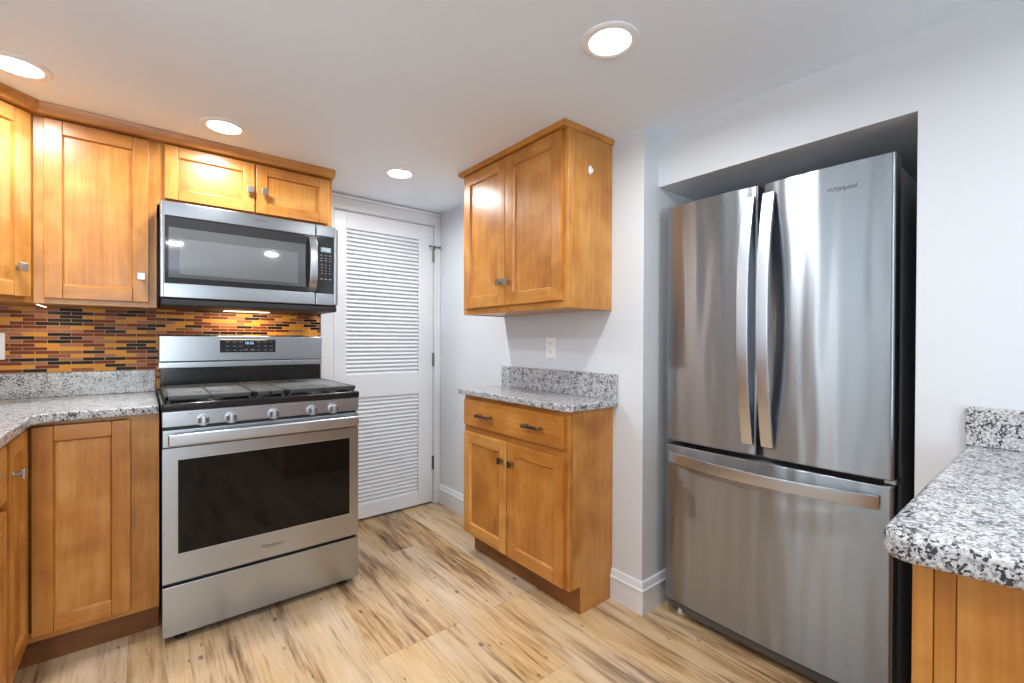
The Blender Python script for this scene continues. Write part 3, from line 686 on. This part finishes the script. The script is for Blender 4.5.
B().box(0.068, 0.556, 0.0022, 0.005, 0.105, 0.262, 0.0).done('window_screen', M['mwin2'], md)
path, nn = [], []
for k in range(17):
    s = -1 + 2 * k / 16; path.append((0.622, 0.0 - 0.046 * math.sqrt(max(0, 1 - abs(s) ** 2.6)), 0.211 + 0.141 * s)); 
for k in range(17):
    a = Vector(path[max(0, k - 1)]); c = Vector(path[min(16, k + 1)]); d = (c - a).normalized(); nn.append((0, -d.z, d.y))
b = B(); b.strip(path, (1, 0, 0), 0.036, nn, 0.012, 0, 0.003); b.done('door_handle', M['bright'], md)
b = B(); b.box(SE + 0.001, SW - 0.022, 0, 0.03, wz1 + 0.004, 0.4205, 0.004, seg=2); b.box(SE + 0.001, SW - 0.022, 0, 0.03, 0, wz0 - 0.002, 0.004, seg=2); b.box(SW - 0.026, SW, 0, 0.03, 0, 0.4205, 0.010, seg=4)
cp = b.done('control_panel', M['steel'], t)
kp = B().box(SE + 0.001, SW - 0.0235, 0.001, 0.026, wz0 - 0.003, wz1 + 0.005, 0.001).done('keypad', M['mwg'], cp)
sc = B().box(0.668, 0.720, 0.0, 0.004, 0.280, 0.304, 0.0005).done('display', M['cyanbg'], cp)
text('clock_digits', '10:32', 0.017, (0.694, -0.0004, 0.292), (PI / 2, 0, 0), M['cyan'], cp, 0.0002)
for zz in (0.262, 0.247, 0.234):
    for x in (0.672, 0.694, 0.716): B().box(x - 0.006, x + 0.006, 0.0004, 0.002, zz - 0.002, zz + 0.002, 0).done('key', M['mark'], cp)
for zz in (0.212, 0.197, 0.182, 0.167):
    for x in (0.674, 0.694, 0.714): B().box(x - 0.0025, x + 0.0025, 0.0004, 0.002, zz - 0.003, zz + 0.003, 0).done('key', M['mark'], cp)
for x in (0.672, 0.694, 0.716): B().box(x - 0.007, x + 0.007, 0.0004, 0.002, 0.134, 0.140, 0).done('key', M['mark'], cp)
text('logo_lettering', 'Whirlpool', 0.0145, (0.387, -0.0006, 0.397), (PI / 2, 0, 0), M['logo'], md)
swoosh(md, (0.377, -0.0008, 0.3955), 0.009, 0.0055)
area_light('cooktop_lamp_light', (SX + 0.375, MY + 0.30, 1.373 - 0.040), (0, 0.35, -1), 0.24, 0.06, HOOD_W, (1.0, 0.80, 0.5))

# ------------------------------------------------------------------ refrigerator (local frame: origin on the floor at the near front edge; x into the niche, y along the wall)
FX, FY0, FY1 = 1.770, 0.335, 1.1115
t = thing('refrigerator', 'tall stainless french door refrigerator set into the wall niche', 'refrigerator', (FX, FY0, 0))
FW = FY1 - FY0
B().box(0.085, 0.80, 0.006, FW - 0.006, 0.03, 1.752, 0.004).done('body', M['side'], t)
def fdoor(name, y0, y1, z0, z1, bulge=0.009, rr=0.010):
    """slightly bowed door skin with rounded vertical edges"""
    pts = [(0.070, y0), (rr, y0)]; n = 20
    for k in range(4): a = PI / 2 * (k + 1) / 5; pts.append((rr - rr * math.sin(a), y0 + rr - rr * math.cos(a)))
    for k in range(n + 1):
        s = k / n; pts.append((-bulge * (1 - (2 * s - 1) ** 2), y0 + rr + (y1 - y0 - 2 * rr) * s))
    for k in range(4): a = PI / 2 * (k + 1) / 5; pts.append((rr - rr * math.cos(a), y1 - rr + rr * math.sin(a)))
    pts += [(rr, y1), (0.070, y1)]
    b = B(); b.prism(pts, 'z', z0, z1, 0.003, seg=2, rim='caps'); return b.done(name, [M['fsteel']], t, 50)
dR = fdoor('door', 0.0, 0.379, 0.764, 1.770); dL = fdoor('door', 0.398, FW, 0.764, 1.770); fz = fdoor('freezer_drawer', 0.0, FW, 0.072, 0.744, 0.012)
for d, y0, y1, z0, z1 in ((dR, 0.006, 0.373, 0.77, 1.764), (dL, 0.404, FW - 0.006, 0.77, 1.764), (fz, 0.006, FW - 0.006, 0.078, 0.738)):
    B().box(0.0705, 0.084, y0, y1, z0, z1, 0.002).done('gasket', M['matte'], d)
def bow(n, half, depth):
    return [(-depth * (1 - abs(-1 + 2 * k / n) ** 2.2), half * (-1 + 2 * k / n)) for k in range(n + 1)]
def vhandle(door, yc):
    path = [(-0.012 + a, yc, 1.2675 + s) for a, s in bow(28, 0.462, 0.052)]; nn = []
    for k in range(29):
        d = Vector(path[min(28, k + 1)]) - Vector(path[max(0, k - 1)]); nn.append((-d.z, 0, d.x))
    b = B(); b.strip(path, (0, 1, 0), 0.041, nn, 0.013, 0, 0.003)
    for z in (0.815, 1.720): b.box(-0.012, 0.004, yc - 0.013, yc + 0.013, z - 0.01, z + 0.01, 0.002)
    return b.done('door_handle', M['handle'], door)
vhandle(dR, 0.355); vhandle(dL, 0.424)
path = [(-0.014 + a, FW / 2 + s, 0.694) for a, s in bow(28, 0.357, 0.055)]; nn = []
for k in range(29):
    d = Vector(path[min(28, k + 1)]) - Vector(path[max(0, k - 1)]); nn.append((-d.y, d.x, 0))
b = B(); b.strip(path, (0, 0, 1), 0.042, nn, 0.013, 0, 0.003)
for y in (FW / 2 - 0.345, FW / 2 + 0.345): b.box(-0.014, 0.004, y - 0.01, y + 0.01, 0.681, 0.707, 0.002)
b.done('drawer_handle', M['handle'], fz)
text('logo_lettering', 'Whirlpool', 0.0195, (-0.0092, 0.135, 1.690), (PI / 2, 0, -PI / 2), M['logo'], dR)
swoosh(dR, (-0.0094, 0.149, 1.688), 0.012, 0.007, 'y')
b = B()
b.box(0.008, 0.085, 0.004, FW - 0.075, 0.028, 0.066, 0.006, seg=2); b.box(0.016, 0.085, FW - 0.078, FW - 0.004, 0.036, 0.066, 0.008, seg=2)
b.done('base_grille', M['grey'], t)
for y in (0.05, FW - 0.05):
    b = B(); b.cyl((0.055, y, 0.0), (0.055, y, 0.03), 0.016, 16, bev=0.002); b.done('levelling_foot', M['plate'], t)
for y in (0.035, FW - 0.035):
    b = B(); b.box(0.072, 0.16, y - 0.026, y + 0.026, 1.750, 1.782, 0.005, seg=2)
    b.cyl((0.05, y, 1.768), (0.05, y, 1.780), 0.012, 16, bev=0.002); b.done('hinge_cover', M['grey'], t)
b = B(); b.box(0.030, 0.085, 0.0 - 0.003, 0.03, 0.745, 0.763, 0.003); b.done('centre_hinge', M['nickel'], t)

# ------------------------------------------------------------------ outlets
t = thing('outlet', 'white duplex outlet on the wall above the small granite counter', 'outlet', (XW, 1.7435, 1.153))
pl = B().box(-0.006, 0, -0.036, 0.036, -0.057, 0.057, 0.003, seg=2).done('cover_plate', M['plate'], t)
for zz in (-0.021, 0.021):
    b = B(); b.box(-0.008, -0.005, -0.017, 0.017, zz - 0.014, zz + 0.014, 0.004, seg=2); rc = b.done('socket', M['plate'], t)
    b = B(); b.box(-0.0084, -0.0075, -0.008, -0.0055, zz - 0.003, zz + 0.006, 0); b.box(-0.0084, -0.0075, 0.0055, 0.008, zz - 0.003, zz + 0.006, 0); b.cyl((-0.0084, 0, zz - 0.008), (-0.0075, 0, zz - 0.008), 0.0022, 10); b.done('slots', M['slot'], rc)
t = thing('outlet', 'white outlet plate on the mosaic tile at the edge of the view', 'outlet', (-0.508, YB - 0.009, 1.155))
B().box(-0.036, 0.036, -0.006, 0, -0.058, 0.058, 0.003, seg=2).done('cover_plate', M['plate'], t)
b = B(); b.box(-0.0165, 0.0165, -0.008, -0.005, -0.033, 0.033, 0.002); b.done('socket', M['plate'], t)

# ------------------------------------------------------------------ recessed downlights
def downlight(x, y, label):
    t = thing('recessed_light', label, 'ceiling light', (x, y, H), 0, 'recessed ceiling downlights')
    b = B(); b.lathe([(0.088, 0.0), (0.088, -0.003), (0.083, -0.007), (0.070, -0.008), (0.064, -0.005), (0.062, 0.0)], (0, 0, 0)); b.done('trim_ring', M['plate'], t)
    b = B(); b.lathe([(0.0, -0.0035), (0.03, -0.0035), (0.0635, -0.003), (0.0635, 0.0), (0.0, 0.0)], (0, 0, 0)); b.done('lens', M['lens'], t)
    area_light('downlight_light', (x, y, H - 0.012), (0, 0, -1), 0.12, 0.12, LAMP_W, (0.945, 0.98, 1.0), 'DISK', 170)
for x, y, l in ((-0.338, 2.262, 'round recessed ceiling light over the corner cabinet, cut by the picture edge'), (0.268, 2.330, 'round recessed ceiling light in front of the cabinet over the microwave'),
                (1.100, 2.352, 'small far recessed ceiling light in front of the louvered door'), (1.117, 0.902, 'largest recessed ceiling light, nearest the refrigerator wall'),
                (-0.348, 1.150, 'recessed ceiling light over the left counter, seen only as a streak in the refrigerator door'),
                (0.220, -0.420, 'recessed ceiling light behind the camera, seen in the microwave window beside the left jamb'), (1.050, -0.420, 'recessed ceiling light behind the camera, seen in the microwave window near the handle')):
    downlight(x, y, l)
